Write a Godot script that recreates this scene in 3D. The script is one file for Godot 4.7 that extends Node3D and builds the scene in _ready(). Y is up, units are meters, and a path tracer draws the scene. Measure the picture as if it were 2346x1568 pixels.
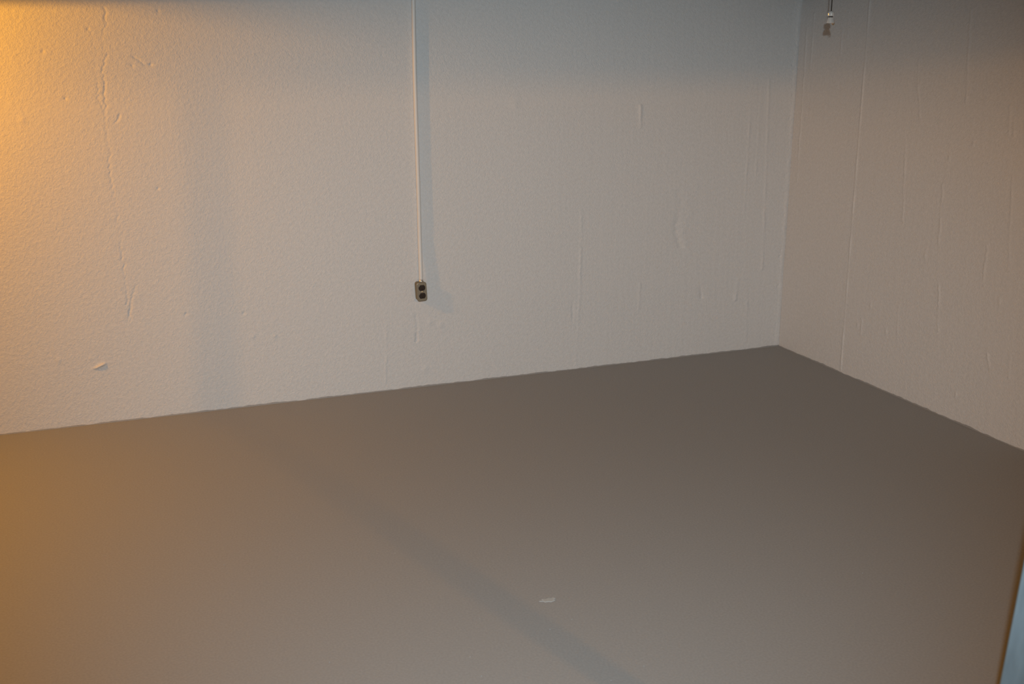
extends Node3D
# Empty painted basement room: rough white concrete walls, grey painted floor, one surface
# conduit with an outlet box, a hanging pull cord, a leaning post at the edge of the view.
# Lit by two bare warm bulbs outside the frame and by the photographer's flash.

const EYE := Vector3(0.0, 1.65, 0.0)
const PITCH := -15.38
const YAW := -21.2
const FOCAL := 2480.0            # in pixels of the 2346 x 1568 frame
const BACK := -4.97              # inner face of the back wall
const RIGHT := 3.55              # inner face of the right wall
const LEFT := -5.2
const FRONT := 4.6
const TOP := 2.15
const WARM := Color(1.0, 0.676, 0.19)   # bulb light, linear 1 : 0.415 : 0.03

var view := Basis()
var rng := RandomNumberGenerator.new()
var taken := {}

# ---------------------------------------------------------------- helpers
func ray(px: float, py: float) -> Vector3:
	return (view * Vector3(px - 1173.0, 784.0 - py, -FOCAL)).normalized()

func on_back(px: float, py: float, off := 0.0) -> Vector3:
	var d := ray(px, py)
	return EYE + d * ((BACK + off - EYE.z) / d.z)

func on_right(px: float, py: float, off := 0.0) -> Vector3:
	var d := ray(px, py)
	return EYE + d * ((RIGHT - off - EYE.x) / d.x)

func on_floor(px: float, py: float) -> Vector3:
	var d := ray(px, py)
	return EYE + d * (-EYE.y / d.y)

func mat(c: Color, rough := 0.8, metal := 0.0) -> StandardMaterial3D:
	var m := StandardMaterial3D.new()
	m.albedo_color = c
	m.roughness = rough
	m.metallic = metal
	return m

func lin(r: float, g: float, b: float) -> Color:
	return Color(r, g, b).linear_to_srgb()

func numbered(called: String) -> String:
	if not taken.has(called):
		taken[called] = 0
		return called
	taken[called] += 1
	return "%s_%03d" % [called, taken[called]]

func thing(called: String, label: String, category: String, at: Vector3, group := "") -> Node3D:
	var o := Node3D.new()
	o.name = numbered(called)
	add_child(o)
	o.position = at
	o.set_meta("label", label)
	o.set_meta("category", category)
	if group != "":
		o.set_meta("group", group)
	return o

func part(called: String, mesh: Mesh, m: Material, parent: Node, at := Vector3.ZERO) -> MeshInstance3D:
	var o := MeshInstance3D.new()
	o.name = called
	o.mesh = mesh
	o.material_override = m
	parent.add_child(o, true)
	o.position = at
	o.cast_shadow = GeometryInstance3D.SHADOW_CASTING_SETTING_ON
	return o

func structure(called: String, mesh: Mesh, m: Material, at := Vector3.ZERO) -> MeshInstance3D:
	var o := part(called, mesh, m, self, at)
	o.set_meta("kind", "structure")
	return o

func box(size: Vector3) -> BoxMesh:
	var b := BoxMesh.new()
	b.size = size
	return b

# solid of revolution about y: profile of (radius, height) points, from bottom to top
func lathe(profile: Array, n := 24, flutes := 0, depth := 0.0) -> ArrayMesh:
	var st := SurfaceTool.new()
	st.begin(Mesh.PRIMITIVE_TRIANGLES)
	for i in profile.size() - 1:
		for k in n:
			var q := []
			for c in [[i, k], [i, k + 1], [i + 1, k + 1], [i + 1, k]]:
				var p: Vector2 = profile[c[0]]
				var a := TAU * float(c[1]) / n
				var r: float = p.x * (1.0 + depth * cos(a * flutes))
				q.append(Vector3(r * cos(a), p.y, r * sin(a)))
			for t in [0, 1, 2, 0, 2, 3]:
				st.set_smooth_group(-1 if flutes > 0 else 1)
				st.add_vertex(q[t])
	st.generate_normals()
	return st.commit()

# round tube swept along a list of points
func tube(points: Array, radius: float, n := 14) -> ArrayMesh:
	var st := SurfaceTool.new()
	st.begin(Mesh.PRIMITIVE_TRIANGLES)
	st.set_smooth_group(1)
	var rings := []
	for i in points.size():
		var a: Vector3 = points[maxi(i - 1, 0)]
		var b: Vector3 = points[mini(i + 1, points.size() - 1)]
		var d := (b - a).normalized()
		var u := d.cross(Vector3.FORWARD if absf(d.z) < 0.9 else Vector3.RIGHT).normalized()
		var v := d.cross(u)
		var ring := []
		for k in n:
			var t := TAU * k / n
			ring.append(points[i] + (u * cos(t) + v * sin(t)) * radius)
		rings.append(ring)
	for i in points.size() - 1:
		for k in n:
			var l := (k + 1) % n
			for p in [rings[i][k], rings[i + 1][l], rings[i][l], rings[i][k], rings[i + 1][k], rings[i + 1][l]]:
				st.add_vertex(p)
	for e in [0, points.size() - 1]:
		for k in n:
			var l := (k + 1) % n
			var tri := [points[e], rings[e][k], rings[e][l]]
			if e > 0:
				tri = [points[e], rings[e][l], rings[e][k]]
			st.set_smooth_group(2)
			for p in tri:
				st.add_vertex(p)
	st.generate_normals()
	return st.commit()

# outline (in x, y) given thickness along z from z0 to z1, front edge chamfered by c
func slab(outline: Array, z0: float, z1: float, c: float) -> ArrayMesh:
	var st := SurfaceTool.new()
	st.begin(Mesh.PRIMITIVE_TRIANGLES)
	st.set_smooth_group(-1)
	var mid := Vector2.ZERO
	for p in outline:
		mid += p / outline.size()
	var n := outline.size()
	var loops := []
	for s in [[0.0, z0], [0.0, z1 - c], [c * 0.4, z1 - c * 0.3], [c, z1]]:
		var loop := []
		for p in outline:
			var dir: Vector2 = (mid - p).normalized()
			var q: Vector2 = p + dir * s[0] * 1.3
			loop.append(Vector3(q.x, q.y, s[1]))
		loops.append(loop)
	for i in loops.size() - 1:
		for k in n:
			var l := (k + 1) % n
			for p in [loops[i][k], loops[i + 1][l], loops[i][l], loops[i][k], loops[i + 1][k], loops[i + 1][l]]:
				st.add_vertex(p)
	for k in n:
		var l := (k + 1) % n
		for p in [Vector3(mid.x, mid.y, z1), loops[3][l], loops[3][k]]:
			st.add_vertex(p)
		for p in [Vector3(mid.x, mid.y, z0), loops[0][k], loops[0][l]]:
			st.add_vertex(p)
	st.generate_normals()
	return st.commit()

func round_rect(w: float, h: float, r: float, n := 6) -> Array:
	var a := []
	for c in [[w / 2 - r, h / 2 - r, 0.0], [-w / 2 + r, h / 2 - r, PI / 2], [-w / 2 + r, -h / 2 + r, PI], [w / 2 - r, -h / 2 + r, 1.5 * PI]]:
		for k in n + 1:
			var t: float = c[2] + PI / 2 * k / n
			a.append(Vector2(c[0] + r * cos(t), c[1] + r * sin(t)))
	return a

# ---------------------------------------------------------------- rough plaster skins
# A grid of relief heights over a wall: u runs along the wall, v up. Features are pressed
# into or raised out of the grid, then the grid becomes real geometry.
class Relief:
	var u0: float
	var step: float
	var cols: int
	var rows: int
	var h: PackedFloat32Array

	func _init(a: float, b: float, top: float, s: float) -> void:
		u0 = a
		step = s
		cols = int(ceil((b - a) / s)) + 1
		step = (b - a) / (cols - 1)
		rows = int(ceil(top / step)) + 1
		h.resize(cols * rows)

	func dab(u: float, v: float, ru: float, rv: float, amount: float) -> void:
		var c0 := maxi(0, int((u - ru * 2.5 - u0) / step))
		var c1 := mini(cols - 1, int((u + ru * 2.5 - u0) / step) + 1)
		var r0 := maxi(0, int((v - rv * 2.5) / step))
		var r1 := mini(rows - 1, int((v + rv * 2.5) / step) + 1)
		for r in range(r0, r1 + 1):
			for c in range(c0, c1 + 1):
				var du := (u0 + c * step - u) / ru
				var dv := (r * step - v) / rv
				h[r * cols + c] += amount * exp(-du * du - dv * dv)

	# a groove (negative) or ridge (positive) along a line of points (u, v), wandering a little
	func line(points: Array, width: float, amount: float, wander: float, n: FastNoiseLite) -> void:
		for i in points.size() - 1:
			var a: Vector2 = points[i]
			var b: Vector2 = points[i + 1]
			var steps := int(a.distance_to(b) / (step * 0.8)) + 1
			for k in steps:
				var p := a.lerp(b, float(k) / steps)
				var w := (0.6 * n.get_noise_2d(p.x * 9.0 + 40.0, p.y * 9.0) + 0.5 * n.get_noise_2d(p.x * 40.0, p.y * 40.0 + 13.0)) * wander
				var s := clampf(0.7 + 0.9 * n.get_noise_2d(p.x * 4.0, p.y * 6.0 + 70.0), 0.4, 1.2)
				dab(p.x + w, p.y, width, step * 0.9, amount * s * 0.55)

func skin(rel: Relief, place: Callable) -> Array:
	var verts := PackedVector3Array()
	var norms := PackedVector3Array()
	var idx := PackedInt32Array()
	var C := rel.cols
	var R := rel.rows
	verts.resize(C * R)
	norms.resize(C * R)
	var o: Vector3 = place.call(0.0, 0.0, 0.0)
	var U: Vector3 = place.call(1.0, 0.0, 0.0) - o
	var V: Vector3 = place.call(0.0, 1.0, 0.0) - o
	var N: Vector3 = place.call(0.0, 0.0, 1.0) - o
	for r in R:
		for c in C:
			var i := r * C + c
			var hh := rel.h[i]
			verts[i] = o + U * (rel.u0 + c * rel.step) + V * (r * rel.step) + N * hh
			var l := rel.h[i - 1] if c > 0 else hh
			var rr := rel.h[i + 1] if c < C - 1 else hh
			var d := rel.h[i - C] if r > 0 else hh
			var t := rel.h[i + C] if r < R - 1 else hh
			norms[i] = (N - U * ((rr - l) / (2.0 * rel.step)) - V * ((t - d) / (2.0 * rel.step))).normalized()
	idx.resize((C - 1) * (R - 1) * 6)
	var at := 0
	var flip := U.cross(V).dot(N) < 0.0
	for r in R - 1:
		for c in C - 1:
			var i := r * C + c
			var q := [i, i + C, i + C + 1, i, i + C + 1, i + 1]
			if flip:
				q = [i, i + C + 1, i + C, i, i + 1, i + C + 1]
			for k in q:
				idx[at] = k
				at += 1
	var arrays := []
	arrays.resize(Mesh.ARRAY_MAX)
	arrays[Mesh.ARRAY_VERTEX] = verts
	arrays[Mesh.ARRAY_NORMAL] = norms
	arrays[Mesh.ARRAY_INDEX] = idx
	return arrays

func add_solid(am: ArrayMesh, size: Vector3, centre: Vector3) -> void:
	var st := SurfaceTool.new()
	st.append_from(box(size), 0, Transform3D(Basis(), centre))
	st.commit(am)

func noise(seed_: int, frequency: float, octaves := 1) -> FastNoiseLite:
	var n := FastNoiseLite.new()
	n.noise_type = FastNoiseLite.TYPE_SIMPLEX_SMOOTH
	n.seed = seed_
	n.frequency = frequency
	n.fractal_type = FastNoiseLite.FRACTAL_FBM if octaves > 1 else FastNoiseLite.FRACTAL_NONE
	n.fractal_octaves = octaves
	return n

func speckle(seed_: int, base: Color, spread: float, size_px: int, freq: float) -> NoiseTexture2D:
	var t := NoiseTexture2D.new()
	t.width = size_px
	t.height = size_px
	t.seamless = true
	var n := noise(seed_, freq, 3)
	t.noise = n
	var g := Gradient.new()
	g.set_color(0, base * Color(1.0 - spread, 1.0 - spread, 1.0 - spread))
	g.set_color(1, base * Color(1.0 + spread, 1.0 + spread, 1.0 + spread))
	t.color_ramp = g
	return t

func paint_bw(px_list: Array) -> Array:
	var out := []
	for p in px_list:
		var w := on_back(p[0], p[1])
		out.append(Vector2(w.x, w.y))
	return out

func paint_rw(px_list: Array) -> Array:
	var out := []
	for p in px_list:
		var w := on_right(p[0], p[1])
		out.append(Vector2(w.z, w.y))
	return out

# ---------------------------------------------------------------- build
func _ready() -> void:
	rng.seed = 4711
	camera_and_light()
	build_room()
	build_walls()
	build_bulbs()
	build_post()
	build_conduit()
	build_outlet()
	build_pull_cord()
	build_floor_marks()

func camera_and_light() -> void:
	var cam := Camera3D.new()
	cam.name = "camera"
	add_child(cam)
	cam.position = EYE
	cam.rotation_degrees = Vector3(PITCH, YAW, 0.0)
	var lens := CameraAttributesPhysical.new()
	lens.frustum_focal_length = 24.0
	lens.frustum_focus_distance = 5.2
	lens.exposure_aperture = 3.0
	lens.frustum_near = 0.05
	lens.frustum_far = 60.0
	cam.attributes = lens
	cam.fov = 2.0 * rad_to_deg(atan(784.0 / FOCAL))
	cam.current = true
	view = cam.basis

	var env := Environment.new()
	env.background_mode = Environment.BG_COLOR
	env.background_color = Color.BLACK
	env.tonemap_mode = Environment.TONE_MAPPER_LINEAR
	env.tonemap_exposure = 1.0
	env.sdfgi_enabled = true
	env.ssao_enabled = true
	env.ssil_enabled = true
	var we := WorldEnvironment.new()
	we.name = "environment"
	we.environment = env
	add_child(we)

	# the photographer's flash: a little above and to the right of the lens
	var flash := SpotLight3D.new()
	flash.name = "camera_flash"
	add_child(flash)
	flash.position = EYE + view * Vector3(0.058, 0.19, 0.0)
	flash.rotation_degrees = Vector3(PITCH - 5.0, YAW + 0.5, 0.0)
	flash.light_color = Color(0.895, 0.968, 1.0)
	flash.light_energy = 12.2
	flash.light_size = 0.012
	flash.spot_angle = 36.0
	flash.spot_angle_attenuation = 1.0
	flash.spot_range = 20.0
	flash.spot_attenuation = 2.0
	flash.shadow_enabled = true

func build_room() -> void:
	var wide := RIGHT - LEFT
	var deep := FRONT - BACK
	var mid := Vector3((RIGHT + LEFT) / 2, 0, (FRONT + BACK) / 2)
	# floor: grey floor paint with a fine dusty grain
	var fm := mat(Color.WHITE, 0.62)
	fm.albedo_texture = speckle(3, lin(0.265, 0.265, 0.262), 0.045, 512, 0.12)
	fm.uv1_triplanar = true
	fm.uv1_world_triplanar = true
	fm.uv1_scale = Vector3(1.7, 1.7, 1.7)
	fm.normal_enabled = true
	var nt := NoiseTexture2D.new()
	nt.width = 512
	nt.height = 512
	nt.seamless = true
	nt.noise = noise(8, 0.09, 3)
	nt.as_normal_map = true
	nt.bump_strength = 2.0
	fm.normal_texture = nt
	fm.normal_scale = 0.12
	var fl := structure("floor", box(Vector3(wide + 0.3, 0.12, deep + 0.3)), fm, mid + Vector3(0, -0.06, 0))
	# ragged edge where the floor paint was brushed a few millimetres up the walls
	var n := noise(21, 1.0, 4)
	for side in 2:
		var st := SurfaceTool.new()
		st.begin(Mesh.PRIMITIVE_TRIANGLES)
		var a := -1.0 if side == 0 else BACK + 0.0
		var b := RIGHT if side == 0 else -2.6
		var cnt := int((b - a) / 0.006)
		var prev := []
		for i in cnt + 1:
			var u := lerpf(a, b, float(i) / cnt)
			var h := 0.005 + 0.0032 * n.get_noise_2d(u * 17.0, side * 50.0) + 0.004 * n.get_noise_2d(u * 4.0, side * 50.0 + 9.0)
			h = maxf(h, 0.001)
			var lo := Vector3(u, -0.004, BACK + 0.0065) if side == 0 else Vector3(RIGHT - 0.0065, -0.004, u)
			var hi := Vector3(u, h, BACK + 0.003) if side == 0 else Vector3(RIGHT - 0.003, h, u)
			var wl := Vector3(u, h - 0.001, BACK - 0.002) if side == 0 else Vector3(RIGHT + 0.002, h - 0.001, u)
			if i > 0:
				var q := [prev[0], prev[1], hi, prev[0], hi, lo, prev[1], prev[2], wl, prev[1], wl, hi]
				for p in q:
					st.set_smooth_group(-1)
					st.add_vertex(p - fl.position)
			prev = [lo, hi, wl]
		st.generate_normals()
		part("paint_edge", st.commit(), fm, fl)
	# ceiling with the beams that cut off the bulbs' light
	var cm := mat(lin(0.15, 0.13, 0.11), 0.9)
	var ce := structure("ceiling", box(Vector3(wide + 0.3, 0.12, deep + 0.3)), cm, mid + Vector3(0, TOP + 0.06, 0))
	var wood := mat(lin(0.10, 0.075, 0.055), 0.85)
	var low := 1.8885
	part("beam", box(Vector3(wide, TOP - low, 0.40)), wood, ce, Vector3(mid.x, (TOP + low) / 2, BACK + 0.20) - ce.position)
	part("beam", box(Vector3(0.09, TOP - 1.925, deep - 0.42)), wood, ce, Vector3(-0.75, (TOP + 1.925) / 2, mid.z + 0.2) - ce.position)
	part("beam", box(Vector3(wide, TOP - 1.887, 0.10)), wood, ce, Vector3(mid.x, (TOP + 1.887) / 2, -0.6) - ce.position)

func wall_material() -> StandardMaterial3D:
	var m := mat(Color.WHITE, 0.75)
	m.albedo_texture = speckle(5, lin(0.60, 0.60, 0.60), 0.025, 512, 0.10)
	m.uv1_triplanar = true
	m.uv1_world_triplanar = true
	m.uv1_scale = Vector3(1.05, 1.05, 1.05)
	m.normal_enabled = true
	var nt := NoiseTexture2D.new()
	nt.width = 1024
	nt.height = 1024
	nt.seamless = true
	nt.noise = noise(9, 0.11, 2)
	nt.as_normal_map = true
	nt.bump_strength = 5.0
	m.normal_texture = nt
	m.normal_scale = 0.24
	return m

func build_walls() -> void:
	var wm := wall_material()
	var grain := noise(11, 1.0 / 0.017, 2)
	var grain2 := noise(12, 1.0 / 0.045)
	var swell := noise(13, 1.0 / 0.6)
	var streak := noise(14, 1.0)
	var wob := noise(15, 1.0)
	var STEP := 0.0040

	# ---- back wall
	var rel := Relief.new(-1.0, RIGHT, 1.93, STEP)
	for r in rel.rows:
		var v := r * rel.step
		for c in rel.cols:
			var u := rel.u0 + c * rel.step
			var rough := clampf(1.15 - 0.22 * (u + 0.5), 0.4, 1.15)
			var g := grain.get_noise_2d(u, v)
			var hh := 0.0011 * rough * maxf(g, -0.14) + 0.0003 * rough * grain2.get_noise_2d(u, v) + 0.0012 * swell.get_noise_2d(u, v)
			if u > 1.6:
				hh += 0.0003 * clampf((u - 1.6) / 1.2, 0.0, 1.0) * streak.get_noise_2d(u * 38.0, v * 1.3)
			rel.h[r * rel.cols + c] = hh
	# long hairline crack
	rel.line(paint_bw([[238, 15], [240, 60], [238, 100], [246, 120], [236, 160], [240, 205], [246, 235], [238, 278], [245, 300], [250, 345], [252, 390], [262, 440], [270, 500], [277, 545], [283, 600], [290, 655], [297, 740]]), 0.0036, -0.0024, 0.014, wob)
	rel.line(paint_bw([[212, 70], [218, 110], [220, 150], [228, 200], [236, 260]]), 0.0042, -0.0013, 0.016, wob)
	rel.line(paint_bw([[310, 655], [303, 680], [292, 740]]), 0.0045, -0.002, 0.006, wob)
	rel.line(paint_bw([[275, 262], [270, 275], [264, 282]]), 0.005, -0.003, 0.002, wob)
	# scrapes round the upper left
	rel.line(paint_bw([[300, 128], [318, 138], [335, 150], [352, 148]]), 0.006, -0.003, 0.008, wob)
	# nail holes and chips
	for p in [[98, 118], [150, 226], [345, 148], [303, 150], [426, 720], [558, 718], [362, 25], [202, 66], [362, 432]]:
		var w := on_back(p[0], p[1])
		rel.dab(w.x, w.y, 0.005, 0.006, -0.0042)
		rel.dab(w.x + 0.014, w.y - 0.008, 0.006, 0.006, 0.0009)
	# blobs and lifted flakes of paint
	rel.line(paint_bw([[218, 845], [230, 838], [240, 833]]), 0.010, 0.007, 0.002, wob)
	for p in [[135, 826, 0.010], [52, 275, 0.012], [208, 822, 0.008], [630, 770, 0.008], [580, 772, 0.007], [957, 760, 0.008], [1010, 745, 0.014], [975, 845, 0.016], [1180, 240, 0.02], [985, 740, 0.012]]:
		var w := on_back(p[0], p[1])
		rel.dab(w.x, w.y, p[2], p[2] * 1.2, 0.0026)
	# groove under the outlet, formwork seams and trowel ridges towards the corner
	rel.line(paint_bw([[953, 722], [956, 750], [955, 785]]), 0.006, -0.004, 0.004, wob)
	rel.line(paint_bw([[885, 745], [884, 880]]), 0.006, 0.0012, 0.004, wob)
	rel.line(paint_bw([[1331, 480], [1329, 660], [1318, 850]]), 0.007, 0.0016, 0.006, wob)
	rel.line(paint_bw([[1312, 690], [1313, 740]]), 0.007, -0.003, 0.004, wob)
	rel.line(paint_bw([[1556, 435], [1562, 470], [1548, 520], [1558, 570]]), 0.016, -0.0026, 0.02, wob)
	rel.line(paint_bw([[1572, 440], [1578, 480], [1568, 530], [1580, 580]]), 0.016, 0.0022, 0.02, wob)
	rel.line(paint_bw([[1467, 240], [1468, 295]]), 0.008, 0.004, 0.003, wob)
	rel.line(paint_bw([[1466, 650], [1463, 712]]), 0.007, 0.003, 0.006, wob)
	rel.line(paint_bw([[1606, 655], [1607, 685]]), 0.010, -0.004, 0.003, wob)
	rel.line(paint_bw([[1720, 240], [1714, 340], [1706, 480]]), 0.006, 0.0018, 0.003, wob)
	rel.line(paint_bw([[1740, 240], [1736, 320], [1730, 420]]), 0.006, 0.0018, 0.003, wob)
	rel.line(paint_bw([[1762, 180], [1757, 330], [1752, 470], [1746, 620]]), 0.007, 0.0022, 0.003, wob)
	rel.line(paint_bw([[1712, 690], [1708, 790]]), 0.007, 0.0016, 0.003, wob)
	rel.line(paint_bw([[1690, 640], [1684, 690]]), 0.010, 0.003, 0.004, wob)
	# uneven rounded corner joint
	rel.line([Vector2(RIGHT - 0.012, 0.0), Vector2(RIGHT - 0.012, 1.9)], 0.011, 0.0022, 0.008, wob)
	for k in 26:
		rel.dab(RIGHT - 0.022 + rng.randf_range(-0.012, 0.01), rng.randf_range(0.02, 1.85), 0.004, 0.006, -0.0025)
	var am := ArrayMesh.new()
	am.add_surface_from_arrays(Mesh.PRIMITIVE_TRIANGLES, skin(rel, func(u, v, hh): return Vector3(u, v, BACK + hh)))
	add_solid(am, Vector3(RIGHT - LEFT + 0.3, TOP, 0.15), Vector3((RIGHT + LEFT) / 2, TOP / 2, BACK - 0.079))
	var bw := structure("wall_back", am, wm)
	bw.set_meta("label", "long white painted concrete wall with conduit")

	# ---- right wall
	var rr := Relief.new(BACK, -2.6, 1.93, STEP)
	for r in rr.rows:
		var v := r * rr.step
		for c in rr.cols:
			var u := rr.u0 + c * rr.step
			var g := grain.get_noise_2d(u + 31.0, v)
			rr.h[r * rr.cols + c] = 0.0006 * maxf(g, -0.15) + 0.0002 * grain2.get_noise_2d(u + 9.0, v) + 0.0012 * swell.get_noise_2d(u + 5.0, v) + 0.00025 * streak.get_noise_2d(u * 30.0, v * 1.5 + 30.0)
	# raised formwork seam from top to floor
	rr.line(paint_rw([[1993, 0], [1980, 160], [1966, 340], [1953, 500], [1941, 660], [1926, 852]]), 0.005, 0.0034, 0.001, wob)
	for l in [[[2105, 140], [2103, 200], [2106, 270]], [[2110, 170], [2108, 200]], [[2225, 20], [2218, 130], [2214, 240]], [[2152, 650], [2150, 700], [2148, 760]], [[2058, 700], [2055, 780]], [[1975, 730], [1972, 770]], [[2315, 240], [2312, 310]], [[2325, 270], [2322, 315]], [[2262, 810], [2266, 850]], [[2312, 810], [2312, 870]], [[1850, 60], [1838, 230], [1826, 420]], [[1866, 30], [1856, 160]], [[1930, 70], [1926, 130]], [[1945, 20], [1942, 90]], [[2262, 560], [2252, 660]], [[2320, 400], [2310, 620]], [[2075, 320], [2068, 520]], [[2160, 420], [2150, 560]]]:
		rr.line(paint_rw(l), 0.006, 0.0020, 0.006, wob)
	for p in [[2120, 585], [2175, 360], [2030, 760], [1965, 745], [2230, 330], [1995, 700], [2290, 690], [2190, 905]]:
		var w := on_right(p[0], p[1])
		rr.dab(w.z, w.y, 0.008, 0.016, 0.0028)
	var am2 := ArrayMesh.new()
	am2.add_surface_from_arrays(Mesh.PRIMITIVE_TRIANGLES, skin(rr, func(u, v, hh): return Vector3(RIGHT - hh, v, u)))
	add_solid(am2, Vector3(0.15, TOP, FRONT - BACK), Vector3(RIGHT + 0.079, TOP / 2, (FRONT + BACK) / 2))
	var rw := structure("wall_right", am2, wm)
	rw.set_meta("label", "short white painted concrete wall with raised seam")
	# ---- the two walls behind the camera
	structure("wall_left", box(Vector3(0.15, TOP, FRONT - BACK)), wm, Vector3(LEFT - 0.075, TOP / 2, (FRONT + BACK) / 2))
	structure("wall_front", box(Vector3(RIGHT - LEFT + 0.3, TOP, 0.15)), wm, Vector3((RIGHT + LEFT) / 2, TOP / 2, FRONT + 0.075))

func build_bulbs() -> void:
	var porcelain := mat(lin(0.72, 0.70, 0.66), 0.25)
	var brass := mat(lin(0.55, 0.42, 0.20), 0.35, 1.0)
	var glow := mat(Color(1, 0.9, 0.75), 0.4)
	glow.emission_enabled = true
	glow.emission = WARM
	glow.emission_energy_multiplier = 5.0
	var specs := [
		[Vector3(-1.15, TOP, -4.2), 1.957, 2.75, "bare warm bulb in a white ceiling lampholder, off towards the brightly lit wall end"],
		[Vector3(2.09, TOP, 0.85), 2.02, 2.7, "bare warm bulb in a white ceiling lampholder, behind the pale leaning post"],
	]
	for s in specs:
		var o := thing("ceiling_bulb", s[3], "lamp", s[0], "bare ceiling bulbs")
		var drop: float = TOP - s[1]
		part("lampholder", lathe([Vector2(0.0, -0.055), Vector2(0.024, -0.055), Vector2(0.028, -0.03), Vector2(0.052, -0.018), Vector2(0.056, 0.0), Vector2(0.0, 0.0)], 28), porcelain, o)
		part("bulb_cap", lathe([Vector2(0.0, -drop + 0.034), Vector2(0.013, -drop + 0.034), Vector2(0.0135, -0.055), Vector2(0.0, -0.055)], 20), brass, o)
		var prof := []
		for k in 13:
			var t := PI * k / 12.0
			prof.append(Vector2(maxf(0.03 * sin(t), 0.013 if k > 9 else 0.0), -drop - 0.03 * cos(t) + (0.012 * maxf(0.0, -cos(t)))))
		part("bulb", lathe(prof, 24), glow, o)
		var l := OmniLight3D.new()
		l.name = "bulb_light"
		o.add_child(l)
		l.position = Vector3(0, -drop, 0)
		l.light_color = WARM
		l.light_energy = s[2]
		l.light_size = 0.028
		l.omni_range = 20.0
		l.omni_attenuation = 2.0
		l.shadow_enabled = true

func build_post() -> void:
	# edge seen at the right border of the frame; it stands a little out of plumb
	var r := Vector3(view.x.x, 0, view.x.z).normalized()
	var f := Vector3(-view.z.x, 0, -view.z.z).normalized()
	var base := r * 0.856 + f * 1.726
	var o := thing("wooden_post", "pale blue-grey painted wooden post standing slightly out of plumb on grey floor", "post", base)
	var out := (Vector3(EYE.x, 0, EYE.z) - base).normalized()
	var side := Vector3.UP.cross(out).normalized()
	o.basis = Basis(side, Vector3.UP, out)
	var outline := []
	var lean := 0.047
	var tall := TOP
	for p in [Vector2(0, 0), Vector2(0.075, 0), Vector2(0.075 + lean * tall, tall), Vector2(lean * tall, tall)]:
		outline.append(p)
	var pm := mat(Color.WHITE, 0.6)
	pm.albedo_texture = speckle(31, lin(0.142, 0.203, 0.25), 0.06, 256, 0.03)
	pm.uv1_triplanar = true
	pm.uv1_scale = Vector3(6, 1.2, 6)
	part("stud", slab(outline, -0.038, 0.0, 0.003), pm, o)
	var plate := slab(round_rect(0.14, 0.09, 0.004, 2), 0.0, 0.004, 0.001)
	var foot := part("foot_plate", plate, mat(lin(0.2, 0.2, 0.2), 0.5, 0.6), o, Vector3(0.0375, 0.0, -0.019))
	foot.rotation.x = -PI / 2

func build_conduit() -> void:
	var top := on_back(945.0, 0.0)
	var x := on_back(961.5, 630.0).x
	var y0 := on_back(962.0, 640.0).y
	var white := mat(lin(0.66, 0.65, 0.63), 0.45)
	var o := thing("electrical_conduit", "thin white painted metal conduit running down wall to outlet box", "conduit", Vector3(x, y0, BACK))
	var pts := []
	var up := 1.8885 - y0
	for k in 41:
		var t := k / 40.0
		var y := up * t
		var s := smoothstep(0.17, 0.0, t)
		pts.append(Vector3(lerpf(0.0, top.x - x, t) + 0.0015 * sin(t * 7.0), y, 0.0112 + 0.009 * s))
	part("pipe", tube(pts, 0.0098, 18), white, o)
	var steel := mat(lin(0.62, 0.62, 0.60), 0.4, 0.9)
	part("connector", lathe([Vector2(0.0, -0.016), Vector2(0.0085, -0.016), Vector2(0.0085, -0.011), Vector2(0.0125, -0.010), Vector2(0.0125, -0.003), Vector2(0.0105, -0.001), Vector2(0.0105, 0.003), Vector2(0.0, 0.003)], 8), steel, o, Vector3(0, 0, 0.0202))

func build_outlet() -> void:
	var at := on_back(967.0, 669.0, 0.04)
	at.z = BACK
	var o := thing("outlet_box", "small grey metal outlet box with two dark brown sockets on wall", "outlet", at)
	o.rotation_degrees.z = 3.0
	var w := 0.050
	var h := 0.094
	var galv := mat(lin(0.20, 0.165, 0.085), 0.5, 0.3)
	part("box", slab(round_rect(w - 0.002, h - 0.002, 0.012), 0.002, 0.036, 0.001), galv, o)
	var pm := mat(lin(0.23, 0.205, 0.155), 0.45, 0.25)
	part("cover_plate", slab(round_rect(w, h, 0.012), 0.036, 0.041, 0.003), pm, o)
	var dark := mat(lin(0.018, 0.012, 0.010), 0.4)
	var black := mat(lin(0.004, 0.004, 0.004), 0.6)
	for s in [1, -1]:
		var outline := []
		for k in 28:
			var t := TAU * k / 28.0
			outline.append(Vector2(0.0168 * cos(t), clampf(0.0168 * sin(t), -0.0138, 0.0138)))
		var sock := part("socket", slab(outline, 0.038, 0.043, 0.0012), dark, o, Vector3(0, 0.0195 * s, 0))
		for sx in [-0.0063, 0.0063]:
			part("slot", box(Vector3(0.0018, 0.0085 if sx < 0 else 0.007, 0.0012)), black, sock, Vector3(sx, 0.003, 0.0428))
		var hole := part("ground_hole", lathe([Vector2(0, -0.0006), Vector2(0.0026, -0.0006), Vector2(0.0026, 0.0006), Vector2(0, 0.0006)], 12), black, sock, Vector3(0, -0.0065, 0.0428))
		hole.rotation.x = PI / 2
	var screw := part("screw", lathe([Vector2(0, 0), Vector2(0.0038, 0), Vector2(0.0036, 0.0012), Vector2(0.0018, 0.002), Vector2(0, 0.0021)], 14), mat(lin(0.75, 0.72, 0.66), 0.25, 1.0), o, Vector3(0, 0, 0.0405))
	screw.rotation.x = PI / 2

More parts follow.
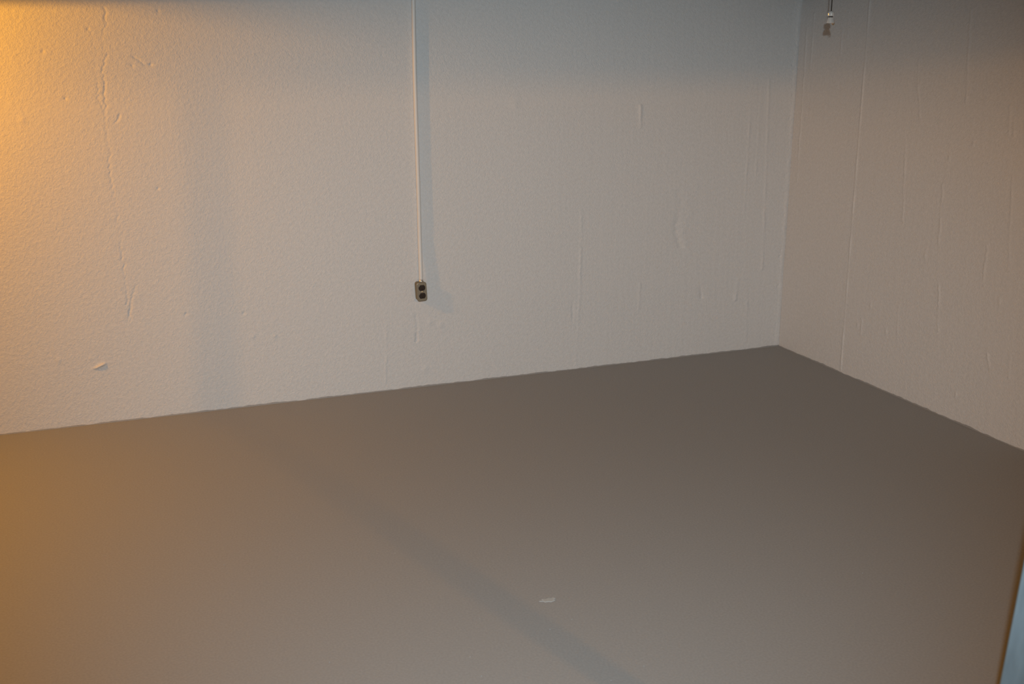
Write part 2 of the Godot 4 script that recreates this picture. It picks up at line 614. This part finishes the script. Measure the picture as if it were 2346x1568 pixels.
func build_pull_cord() -> void:
	var dist := 4.47
	var d0 := ray(1904.0, 25.0)
	var d1 := ray(1902.0, 53.0)
	var top := EYE + d0 * dist
	var bot := EYE + d1 * dist
	var o := thing("light_pull", "dark pull cord with shiny silvery bell-shaped knob hanging from ceiling", "light pull", bot)
	var cordm := mat(lin(0.035, 0.028, 0.022), 0.8)
	var h := top.y - bot.y
	part("cord", tube([Vector3(0.001, h - 0.004, 0), Vector3(0.0, h + 0.08, 0.0), Vector3(0.0015, h + 0.2, 0), Vector3(0.0, TOP - bot.y, 0)], 0.0021, 8), cordm, o)
	var shine := mat(lin(0.72, 0.71, 0.69), 0.12, 0.25)
	var k := h / 0.05
	var knob := part("bell_knob", lathe([Vector2(0.0, 0.0), Vector2(0.0125, 0.0), Vector2(0.0140, 0.003), Vector2(0.0132, 0.010), Vector2(0.0112, 0.018), Vector2(0.0098, 0.0235), Vector2(0.0, 0.0245)], 40, 10, 0.05), shine, o)
	knob.scale = Vector3(1, k, 1)
	var neck := part("neck", lathe([Vector2(0.0, 0.0235), Vector2(0.008, 0.0235), Vector2(0.008, 0.029), Vector2(0.0, 0.029)], 20), mat(lin(0.02, 0.018, 0.016), 0.6), o)
	neck.scale = Vector3(1, k, 1)
	var cap := part("cap", lathe([Vector2(0.0, 0.0285), Vector2(0.0110, 0.0285), Vector2(0.0120, 0.032), Vector2(0.0118, 0.040), Vector2(0.0095, 0.047), Vector2(0.004, 0.050), Vector2(0.0, 0.050)], 40, 10, 0.05), shine, o)
	cap.scale = Vector3(1, k, 1)
	var gold := mat(lin(0.80, 0.55, 0.16), 0.2, 1.0)
	var ring_pts := []
	for i in 13:
		var t := TAU * i / 12.0
		ring_pts.append(Vector3(0.0105 + 0.0045 * cos(t), -0.0005 + 0.006 * sin(t), 0.004))
	part("brass_ring", tube(ring_pts, 0.0013, 8), gold, o)

func build_floor_marks() -> void:
	var fl := get_node("floor")
	var pale := mat(lin(0.335, 0.345, 0.34), 0.8)
	# worn patch of pale filler
	var c := on_floor(1256.0, 1376.0)
	var a := on_floor(1240.0, 1379.0)
	var b := on_floor(1273.0, 1372.0)
	var long := (b - a)
	var n := noise(77, 1.3)
	var outline := []
	for k in 26:
		var t := TAU * k / 26.0
		var q := 1.0 + 0.5 * n.get_noise_1d(k * 1.7)
		outline.append(Vector2(cos(t) * long.length() * 0.5 * q, sin(t) * 0.0115 * q))
	var patch := part("scuff", slab(outline, 0.0, 0.0016, 0.0012), pale, fl, c - fl.position + Vector3(0, 0.0002, 0))
	patch.rotation = Vector3(-PI / 2, atan2(-long.z, long.x), 0)
	var fleck := lathe([Vector2(0.0, 0.0), Vector2(0.0017, 0.0), Vector2(0.0012, 0.0012), Vector2(0.0, 0.0016)], 6)
	for p in [[1099, 1418], [1077, 1506], [1260, 1443], [1466, 1378], [755, 1518], [2221, 1083], [1976, 1314], [513, 1295], [1855, 987], [1675, 972], [1103, 1550], [1400, 1560], [1475, 1527], [1310, 1420], [905, 1268], [1602, 1130]]:
		part("paint_fleck", fleck, pale, fl, on_floor(p[0], p[1]) - fl.position + Vector3(0, 0.0002, 0))
